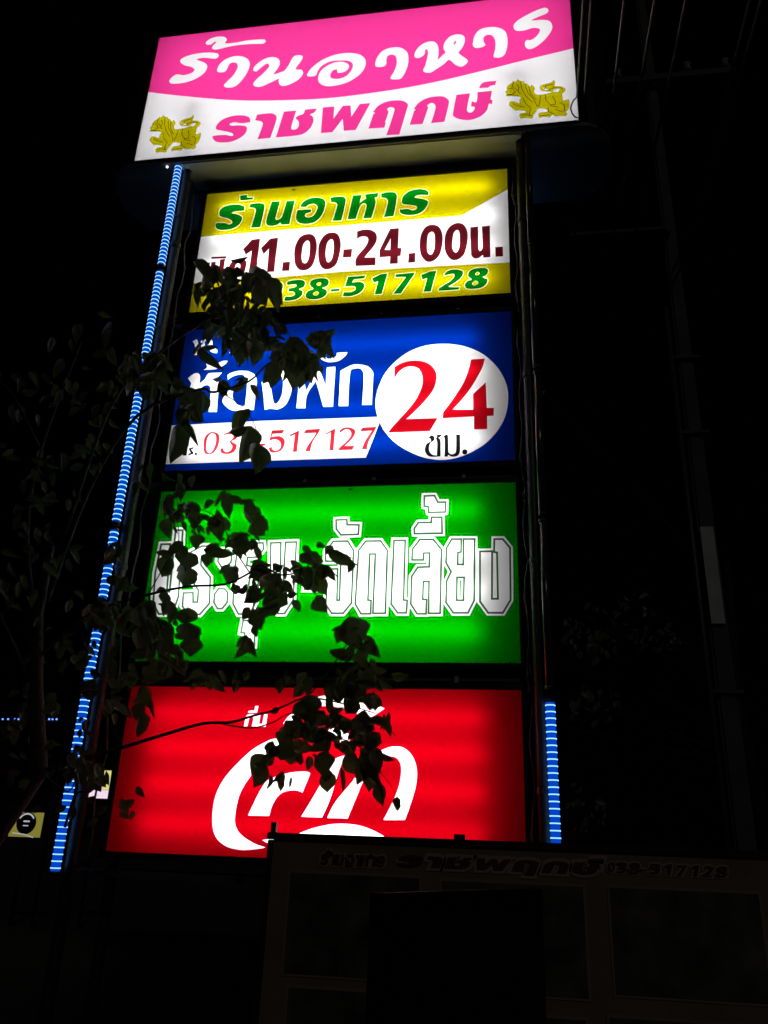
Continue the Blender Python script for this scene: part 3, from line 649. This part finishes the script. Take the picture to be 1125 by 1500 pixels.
for row in LEAVES.split():
    v = [float(q) for q in row.split(',')]; leaf(*v); count += 1
    if v[4] >= 10:
        for _ in range(1 if random.random() < .75 else 2):
            an = math.atan2(v[3] - v[1], v[2] - v[0]) + random.gauss(0, .7); ln = math.hypot(v[2] - v[0], v[3] - v[1]) * random.uniform(.5, .85)
            x = v[0] + random.uniform(-7, 7); y = v[1] + random.uniform(-6, 8)
            comp.append((x, y, x + ln * math.cos(an), y + ln * math.sin(an), v[4] * random.uniform(.35, .8)))
comp.sort(key=lambda q: -q[4] * math.hypot(q[2] - q[0], q[3] - q[1]))
for q in comp[:max(0, 300 - count)]: leaf(*q); count += 1
extra = comp[300 - len(LEAVES.split()):]
# clumps: (x, y, rx, ry, n, size px)
CL = [(350, 462, 58, 22, 34, 26), (212, 535, 36, 26, 60, 24), (166, 802, 15, 8, 14, 18), (150, 895, 24, 17, 44, 20), (134, 950, 9, 26, 6, 16), (128, 1005, 10, 8, 7, 16), (118, 1115, 16, 24, 26, 20), (124, 1060, 8, 20, 5, 15), (530, 985, 45, 22, 26, 24), (104, 1185, 10, 8, 2, 18),
      (120, 490, 60, 40, 10, 22), (55, 570, 50, 40, 12, 22), (80, 670, 60, 30, 12, 22), (35, 830, 40, 60, 12, 24), (85, 1000, 60, 60, 16, 22), (200, 950, 45, 60, 24, 26), (240, 700, 50, 30, 12, 22), (60, 1105, 60, 30, 10, 22), (170, 850, 20, 50, 8, 22), (138, 1136, 7, 10, 7, 17), (290, 985, 90, 14, 20, 20), (480, 995, 70, 14, 22, 22), (470, 1050, 60, 25, 18, 20), (330, 440, 45, 20, 14, 22), (430, 525, 30, 22, 10, 22), (395, 850, 40, 25, 30, 15), (325, 425, 40, 22, 30, 15), (365, 480, 50, 22, 36, 16), (440, 520, 40, 26, 34, 15), (275, 590, 18, 30, 16, 18), (280, 755, 45, 22, 26, 14), (350, 795, 30, 14, 14, 13), (245, 930, 28, 34, 26, 17), (460, 835, 22, 20, 12, 14), (460, 1055, 45, 22, 36, 15), (530, 1085, 22, 26, 22, 15), (520, 940, 22, 26, 14, 15), (150, 1010, 12, 40, 4, 22)]
for cx_, cy_, rx_, ry_, n_, s_ in CL:
    for _ in range(n_):
        a = random.uniform(0, 6.28); r_ = math.sqrt(random.random())
        x = cx_ + rx_ * r_ * math.cos(a); y = cy_ + ry_ * r_ * math.sin(a)
        an = random.gauss(math.pi / 2, .8); ln = s_ * random.uniform(.7, 1.35)
        if count < 300: leaf(x, y, x + ln * math.cos(an), y + ln * math.sin(an), ln * random.uniform(.35, .65), random.uniform(3.7, 4.4)); count += 1
        else: extra.append((x, y, x + ln * math.cos(an), y + ln * math.sin(an), ln * random.uniform(.35, .65)))
bm = bmesh.new()                                        # the small leaves left over, deep in the crown
cl_ = [(random.uniform(-60, 190), random.uniform(430, 1180)) for _ in range(22)]
loose = []
for cx_, cy_ in cl_:
    for _ in range(random.randint(5, 12)): loose.append((cx_ + random.gauss(0, 20), cy_ + random.gauss(0, 14), 0, 0, 0))
for e_ in extra + loose:
    x, y = e_[0], e_[1]
    if e_[4]: x1, y1, wd = e_[2], e_[3], e_[4]
    else:
        an = random.gauss(math.pi / 2, .8); ln = 20 * random.uniform(.7, 1.3); x1, y1, wd = x + ln * math.cos(an), y + ln * math.sin(an), ln * .5
        if abs(x - (262 - .1747 * (y - 240))) < 30: continue
    Y = random.uniform(3.7, 4.5); b = at(x, y, Y); tp = at(x1, y1, Y)
    k = len(bm.verts); bm.from_mesh(random.choice(LM)); bm.verts.ensure_lookup_table()
    bmesh.ops.transform(bm, matrix=Matrix.Translation(-tree.location) @ leaf_matrix(b, tp, wd / FPX * Y), verts=bm.verts[k:])
o = obj('leaves', bm, M['leaf'], tree, True); o['kind'] = 'stuff'
tl = tree.location
def branch(pts, r0, r1, Y0=4.25, Y1=4.25):
    n = len(pts); P = []
    for i in range(n - 1):
        p0, p1, p2, p3 = pts[max(i - 1, 0)], pts[i], pts[i + 1], pts[min(i + 2, n - 1)]
        for s in range(4):
            t = s / 4; f = []
            for c in (0, 1):
                f.append(.5 * (2 * p1[c] + (p2[c] - p0[c]) * t + (2 * p0[c] - 5 * p1[c] + 4 * p2[c] - p3[c]) * t * t + (3 * p1[c] - p0[c] - 3 * p2[c] + p3[c]) * t ** 3))
            P.append(tuple(f))
    P.append(pts[-1])
    W = [at(x, y, Y0 + (Y1 - Y0) * i / (len(P) - 1)) for i, (x, y) in enumerate(P)]
    rr = [r0 + (r1 - r0) * i / (len(P) - 1) for i in range(len(P))]
    obj('branch', rel(tube(W, rr, 6), tree), M['bark'], tree, True)
branch([(60, 1130), (130, 1110), (182, 1094), (244, 1075), (297, 1060), (338, 1058), (369, 1049), (400, 1041), (421, 1032), (450, 1022), (500, 1030), (550, 1045)], .011, .003, 4.0, 4.25)
branch([(325, 1060), (345, 1064), (372, 1066), (400, 1058), (430, 1045), (470, 1070), (520, 1090), (548, 1110)], .0045, .003)
branch([(540, 1050), (562, 1062), (580, 1078)], .0025, .001); branch([(530, 1080), (548, 1092), (565, 1112)], .0025, .001); branch([(556, 1130), (572, 1150), (582, 1168)], .002, .001)
branch([(60, 960), (130, 900), (217, 871), (278, 859), (329, 856), (366, 839), (382, 828), (410, 842), (440, 838), (475, 832), (495, 845)], .009, .003, 4.0, 4.25)
branch([(382, 828), (376, 862), (368, 900), (360, 935)], .004, .002); branch([(366, 839), (340, 800), (320, 760), (280, 740)], .004, .002)
branch([(440, 838), (470, 815), (500, 806), (520, 828)], .003, .002); branch([(450, 1022), (480, 985), (510, 940), (520, 905)], .004, .002)
branch([(70, 880), (130, 720), (200, 610), (290, 571), (307, 574), (320, 573), (364, 559), (393, 533), (430, 515), (470, 495)], .012, .004, 4.0, 4.25)
branch([(320, 573), (345, 588), (362, 602), (374, 625), (381, 650), (384, 668)], .003, .0015)
branch([(90, 800), (160, 600), (230, 520), (300, 470), (340, 440), (385, 400)], .012, .004, 4.0, 4.25)
branch([(340, 440), (320, 410), (290, 385)], .004, .002); branch([(300, 470), (350, 480), (372, 490)], .004, .002)
branch([(50, 900), (40, 780), (60, 660), (120, 500)], .018, .004, 4.0, 4.0); branch([(60, 660), (20, 580), (-20, 540)], .008, .003, 4.0, 4.0)
branch([(45, 1000), (-10, 880), (-40, 820)], .012, .004, 4.0, 4.0); branch([(60, 1130), (100, 1160), (118, 1115)], .006, .003, 4.0, 4.1)
branch([(217, 871), (230, 905), (255, 950), (276, 940)], .005, .003, 4.12, 4.2); branch([(217, 871), (240, 830), (262, 790), (255, 745)], .004, .002, 4.12, 4.2)
branch([(95, 1212), (110, 1165), (127, 1160)], .008, .004, 4.0, 4.0)
P = [(tl.x, tl.y, -.02), (tl.x + .02, 4.0, .5), (tl.x - .03, 4.0, 1.2)] + [tuple(at(x, y, 4.0)) for x, y in ((58, 1130), (52, 1000), (55, 900), (75, 800))]
obj('trunk', rel(tube(P, [.085, .07, .055, .045, .038, .03, .02], 10), tree), M['bark'], tree, True)

# ------------------------------------------------------------------ darker tree behind the tower
M['leaf_pale'] = leafmat('brightened_leaf', (0.12, 0.13, 0.10), 0.1)  # leaf colour lightened to stand in for light missing on this tree
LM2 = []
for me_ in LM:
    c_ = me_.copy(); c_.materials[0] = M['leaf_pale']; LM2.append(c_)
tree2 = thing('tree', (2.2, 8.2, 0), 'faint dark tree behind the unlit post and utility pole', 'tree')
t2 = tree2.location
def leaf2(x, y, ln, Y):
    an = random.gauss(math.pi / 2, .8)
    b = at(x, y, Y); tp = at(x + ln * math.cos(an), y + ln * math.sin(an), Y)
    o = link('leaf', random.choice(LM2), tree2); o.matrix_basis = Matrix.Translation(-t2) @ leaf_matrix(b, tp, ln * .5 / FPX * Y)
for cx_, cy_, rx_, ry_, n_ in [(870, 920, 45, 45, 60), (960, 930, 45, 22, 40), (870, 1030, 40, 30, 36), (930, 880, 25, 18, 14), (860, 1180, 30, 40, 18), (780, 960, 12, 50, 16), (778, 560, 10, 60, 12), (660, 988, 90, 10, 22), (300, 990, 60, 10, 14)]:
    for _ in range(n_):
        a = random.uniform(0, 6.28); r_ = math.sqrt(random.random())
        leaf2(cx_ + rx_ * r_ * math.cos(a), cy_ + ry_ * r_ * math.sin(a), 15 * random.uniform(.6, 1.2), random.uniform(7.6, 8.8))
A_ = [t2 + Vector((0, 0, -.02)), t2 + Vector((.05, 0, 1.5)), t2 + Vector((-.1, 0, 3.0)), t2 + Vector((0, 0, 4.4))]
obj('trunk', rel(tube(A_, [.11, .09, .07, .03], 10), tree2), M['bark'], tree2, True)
for (x, y) in ((870, 920), (960, 930), (870, 1030), (930, 880), (860, 1180), (780, 960), (778, 560), (660, 988), (300, 990)):
    e_ = at(x, y, 8.2); s_ = t2 + Vector((0, 0, max(1.2, min(4.0, e_.z - .8))))
    obj('branch', rel(tube([s_, s_.lerp(e_, .5) + Vector((0, 0, .12)), e_], [.025, .015, .006], 6), tree2), M['bark'], tree2, True)

# ------------------------------------------------------------------ banner board
BY = 4.0
ban = thing('banner_board', (.9, BY, 0), 'dark framed vinyl menu banner standing under the red sign', 'banner')
bx0, bx1, bz1, bz0 = -1.146, 2.4, 1.652, .25
M['vinyl'] = mat('beige_vinyl', (.17, .128, .10), .6, 0, .15, 4); M['vred'] = mat('banner_red_print', (.075, .010, .012), .6); M['vpale'] = mat('banner_pale_print', (.36, .27, .26), .6); M['vborder'] = mat('banner_photo_border', (.22, .17, .14), .6)
obj('sheet', rel(box(bx0 + .03, bx1 - .03, BY - .004, BY + .004, bz0 + .02, bz1 - .03), ban), M['vinyl'], ban)
obj('frame_bar', rel(box(bx0, bx1, BY - .02, BY + .02, bz1 - .03, bz1, bevel=.004), ban), M['dark'], ban)
obj('frame_bar', rel(box(bx0, bx1, BY - .02, BY + .02, bz0 - .01, bz0 + .02, bevel=.004), ban), M['dark'], ban)
for x in (bx0, .62, bx1 - .03):
    obj('leg', rel(box(x, x + .03, BY + (.0 if x != .62 else .021), BY + (.03 if x != .62 else .05), 0, bz1 - .031, bevel=.004), ban), M['dark'], ban)
obj('post_cap', rel(box(bx0 + .01, bx0 + .035, BY + .0, BY + .03, bz1, bz1 + .045), ban), M['dark'], ban)
obj('lamp_clip', rel(box(-.27, -.22, BY - .015, BY + .02, bz1, bz1 + .022), ban), M['dark'], ban)
def flat(name, pol, holes, y, material, parent, root):
    V = []; F = []; own = []
    for p, s in [(p, True) for p in pol] + [(p, False) for p in holes]:
        p = ccw(p); b = len(V); V.extend(p); F.append(list(range(b, b + len(p)))); own.append(s)
    vs, _, fs, _, _, of = delaunay_2d_cdt(V, [], F, 0, 1e-6)
    me = bpy.data.meshes.new(name)
    keep = [f for f, ids in zip(fs, of) if ids and all(own[k] for k in ids)]
    me.from_pydata([(v.x - root.location.x, y - root.location.y, v.y - root.location.z) for v in vs], [], keep)
    me.materials.append(material); return link(name, me, parent)
def word(glyphs, Ysrc, tl_px, br_px, grow_px):
    def wf(q):
        w_ = at(q.x, q.y, Ysrc); return Vector((w_.x, w_.z))
    gs = [g_.map(wf) for g_ in glyphs]
    xs = [q.x for g_ in gs for p in g_.pos for q in p]; ys = [q.y for g_ in gs for p in g_.pos for q in p]
    A = at(*tl_px, BY); B = at(*br_px, BY)
    def tf(q): return Vector((A.x + (q.x - min(xs)) / (max(xs) - min(xs)) * (B.x - A.x), B.z + (q.y - min(ys)) / (max(ys) - min(ys)) * (A.z - B.z)))
    for g_ in gs:
        h = g_.map(tf)
        flat('letter_keyline', [offset(p, grow_px) for p in h.pos], [], BY - .008, M['vpale'], ban, ban)
        flat('letter', h.pos, h.neg, BY - .012, M['vred'], ban, ban)
word(ygreen, D, (471, 1244), (564, 1271), .008)
word(block, DT, (582, 1246), (885, 1287), .014)
word(yphone, D, (889, 1262), (1066, 1286), .007)
M['photo'] = mat('dim_printed_food_photo', (.05, .05, .045), .5, 0, .9, 7)
for (x0, y0, x1, y1) in ((427, 1278, 612, 1437), (648, 1290, 862, 1462), (893, 1300, 1130, 1470), (424, 1446, 612, 1560), (648, 1480, 862, 1580), (893, 1490, 1130, 1590)):
    a = at(x0, y0, BY); b = at(x1, y1, BY)
    o = obj('photo_border', rel(box(a.x - .012, b.x + .012, BY - .008, BY - .005, b.z - .012, a.z + .012), ban), M['vborder'], ban)
    obj('photo_print', rel(box(a.x, b.x, BY - .0115, BY - .0085, b.z, a.z), ban), M['photo'], o)

# black angled board in front of the banner
a = at(550, 1313, 2.7); b = at(787, 1298, 3.7); c = at(801, 1320, 3.7)
ang = math.atan2(b.y - a.y, b.x - a.x); ln = math.hypot(b.x - a.x, b.y - a.y)
M['board'] = mat('matt_black_board', (.004, .004, .004), .9, spec=.05)
bb = thing('notice_board', (a.x, a.y, 0), 'plain black unlit board standing at an angle before the banner', 'board')
bb.rotation_euler.z = ang
obj('panel', box(.04, ln - .04, -.012, .012, .22, 1.44), M['board'], bb)
for z in ((1.44, 1.475), (.185, .22)): obj('frame_bar', box(0.04, ln - .04, -.02, .02, *z), M['board'], bb)
for x in (0, ln - .04): obj('leg', box(x, x + .04, -.022, .022, 0, 1.475, bevel=.003), M['board'], bb)

# ------------------------------------------------------------------ utility pole and cables
UY = 7.0
up = thing('utility_pole', (1.72, UY, 0), 'tall concrete utility pole with conduit and pale cover plate', 'utility pole')
M['conc'] = mat('concrete', (.07, .068, .066), .85, 0, .25, 6, .3); M['pale'] = mat('pale_plate', (.50, .52, .52), .6, 0, .2, 5); M['steel'] = mat('galvanised_steel', (.35, .35, .35), .35, .8)
bm = bmesh.new(); add_box(bm, 1.635, 1.805, UY - .1, UY + .1, 0, 12)
for v in bm.verts:
    if v.co.z > 6: v.co.x = 1.72 + (v.co.x - 1.72) * .6; v.co.y = UY + (v.co.y - UY) * .6
es = [e for e in bm.edges if abs(e.verts[0].co.z - e.verts[1].co.z) > 1]; bmesh.ops.bevel(bm, geom=es, offset=.02, segments=2, affect='EDGES')
obj('shaft', rel(bm, up), M['conc'], up)
obj('conduit', rel(tube([(1.585, UY - .1, 0), (1.585, UY - .1, 6.6)], .024, 10), up), M['pipe'], up, True)
obj('cover_plate', rel(box(1.655, 1.765, UY - .122, UY - .106, 3.42, 4.28), up), M['pale'], up)
for z in (6.0, 5.2, 2.85): obj('strap', rel(box(1.60, 1.84, UY - .12, UY + .12, z, z + .03), up), M['conc'], up)
obj('cross_arm', rel(box(.7, 2.6, UY - .16, UY - .11, 9.62, 9.70), up), M['dark'], up)
for x in (.8, 1.35, 2.1, 2.5):
    z0_ = 9.70
    o = obj('insulator', rel(tube([(x, UY - .135, z0_), (x, UY - .135, z0_ + .03), (x, UY - .135, z0_ + .07), (x, UY - .135, z0_ + .12), (x, UY - .135, z0_ + .15)], [.025, .055, .03, .05, .02], 10), up), mat('glazed_insulator', (.25, .22, .2), .08), up, True)
rk = at(832, 345, UY - .2).z
obj('cable_bracket', rel(box(.70, 1.66, UY - .22, UY - .18, rk - .02, rk + .02), up), M['dark'], up)
obj('bracket_arm', rel(box(1.62, 1.70, UY - .18, UY - .09, rk - .02, rk + .02), up), M['dark'], up)
M['wire'] = mat('black_cable', (.05, .05, .05), .4)
W = [((857, -60), (831, 345), 'thin black cable nearest the pink sign'), ((868, -60), (842, 345), 'thin black cable paired beside the one nearest the pink sign'),
     ((918, -60), (874, 345), 'thin black cable with open air either side beyond the paired ones'), ((965, -60), (898, 345), 'thin black cable crossing in front of the concrete pole top'),
     ((1012, -60), (930, 345), 'thin black cable running past the insulators to the bracket')]
ring_pts = []
for (p0, p1, lb) in W:
    a = at(*p0, 3.4); b = at(*p1, UY - .2)
    a = b + (a - b) * 1.8
    pts = [b + (a - b) * (i / 16) + Vector((0, 0, -.25 * 4 * (i / 16) * (1 - i / 16) * .35)) for i in range(17)]
    root = thing('cable', b, lb, 'cable', 'overhead cables')
    obj('wire', rel(tube(pts, .011, 6), root), M['wire'], root, True)
    for t in ((3, 5) if random.random() < .6 else (2,)):
        q = pts[t]
        obj('clamp', rel(tube([q + Vector((0, 0, .03)), q, q - Vector((0, 0, .03))], [.012, .02, .012], 8), root), M['steel'], root, True)
for (p0, p1, lb) in [((1105, -60), (1003, 360), 'upper of the two sagging cables reaching the concrete pole shaft'), ((1122, -60), (1004, 376), 'lower of the two sagging cables reaching the concrete pole shaft')]:
    a = at(*p0, 3.6); b = at(*p1, UY - .1); a = b + (a - b) * 1.6
    pts = [b + (a - b) * (i / 16) + Vector((0, 0, -.5 * (i / 16) * (1 - i / 16))) for i in range(17)]
    root = thing('cable', b, lb, 'cable', 'overhead cables')
    obj('wire', rel(tube(pts, .012, 6), root), M['wire'], root, True)

# ------------------------------------------------------------------ far small lights at the left
FY = 16.0
a = at(19, 1189, FY); b = at(58, 1227, FY)
sb = thing('small_box_sign', ((a.x + b.x) / 2, FY, 0), 'small far yellow lit box sign with dark round emblem on a post', 'sign')
M['sy'] = emit('small_sign_yellow_glow', (.42, .38, .06), .5); M['sp'] = mat('small_sign_dark_print', (.006, .006, .01), .6); M['sw'] = emit('small_sign_white_glow', (.5, .5, .6), .8)
obj('housing', rel(box(a.x - .03, b.x + .03, FY + .01, FY + .2, b.z - .03, a.z + .03, bevel=.01), sb), M['dark'], sb)
obj('face_panel', rel(box(a.x, b.x, FY, FY + .009, b.z, a.z), sb), M['sy'], sb)
cx_, cz_ = (a.x + b.x) / 2, (a.z + b.z) / 2
obj('emblem', rel(tube([(cx_, FY - .01, cz_ + .03), (cx_, FY - .002, cz_ + .03)], [.21, .21], 20), sb), M['sp'], sb)
def arc(r, a0, a1, wd, z, y):
    p = [Vector((cx_ + r * math.cos(a0 + (a1 - a0) * i / 12), z + r * math.sin(a0 + (a1 - a0) * i / 12))) for i in range(13)]
    return stroke([(q.x, q.y) for q in p], wd)
flat('emblem_lettering', arc(.17, 2.6, .6, .03, cz_ + .03, 0) + stroke([(cx_ - .25, cz_ - .16), (cx_, cz_ - .18), (cx_ + .2, cz_ - .23)], .018) + stroke([(cx_ - .05, cz_ + .06), (cx_ + .06, cz_ + .06)], .03) + stroke([(cx_ - .05, cz_ - .02), (cx_ + .05, cz_ - .02)], .02), [], FY - .014, M['sw'], sb, sb)
obj('post', rel(tube([(cx_, FY + .1, 0), (cx_, FY + .1, b.z - .02)], .04, 8), sb), M['dark'], sb, True)
a = at(133, 1128, FY); b = at(160, 1170, FY)
ps = thing('small_lit_panel', ((a.x + b.x) / 2, FY, 0), 'small far lit yellow and pink panel glimpsed between the leaves', 'sign')
obj('housing', rel(box(a.x - .02, b.x + .02, FY + .01, FY + .12, b.z - .02, a.z + .02), ps), M['dark'], ps)
obj('face_panel', rel(box(a.x, b.x, FY, FY + .009, b.z + .16, a.z), ps), emit('pale_yellow_glow', (.75, .72, .25), .9), ps)
obj('lower_strip', rel(box(a.x, b.x, FY, FY + .009, b.z, b.z + .155), ps), emit('pale_pink_glow', (.9, .7, .85), 1.0), ps)
obj('post', rel(tube([((a.x + b.x) / 2, FY + .06, 0), ((a.x + b.x) / 2, FY + .06, b.z - .01)], .03, 8), ps), M['dark'], ps, True)
a = at(-60, 1052, FY); b = at(100, 1056, FY)
sl = thing('string_lights', (b.x, FY, 0), 'short string of tiny blue fairy lights seen beyond the tree', 'string lights')
obj('cable', rel(tube([a, a.lerp(b, .5) - Vector((0, 0, .02)), b], .008, 6), sl), M['wire'], sl)
for p_ in (a, b): obj('pole', rel(tube([(p_.x, FY, 0), (p_.x, FY, p_.z + .05)], .03, 8), sl), M['dark'], sl, True)
M['fairy'] = emit('fairy_blue', (.12, .25, 1.0), 2.2)
for px in (4, 12, 22, 27, 72, 77, 83):
    p_ = at(px, 1053.5, FY); bm = bmesh.new(); bmesh.ops.create_icosphere(bm, subdivisions=1, radius=.022); bmesh.ops.translate(bm, vec=p_, verts=bm.verts[:])
    obj('bulb', rel(bm, sl), M['fairy'], sl, True)
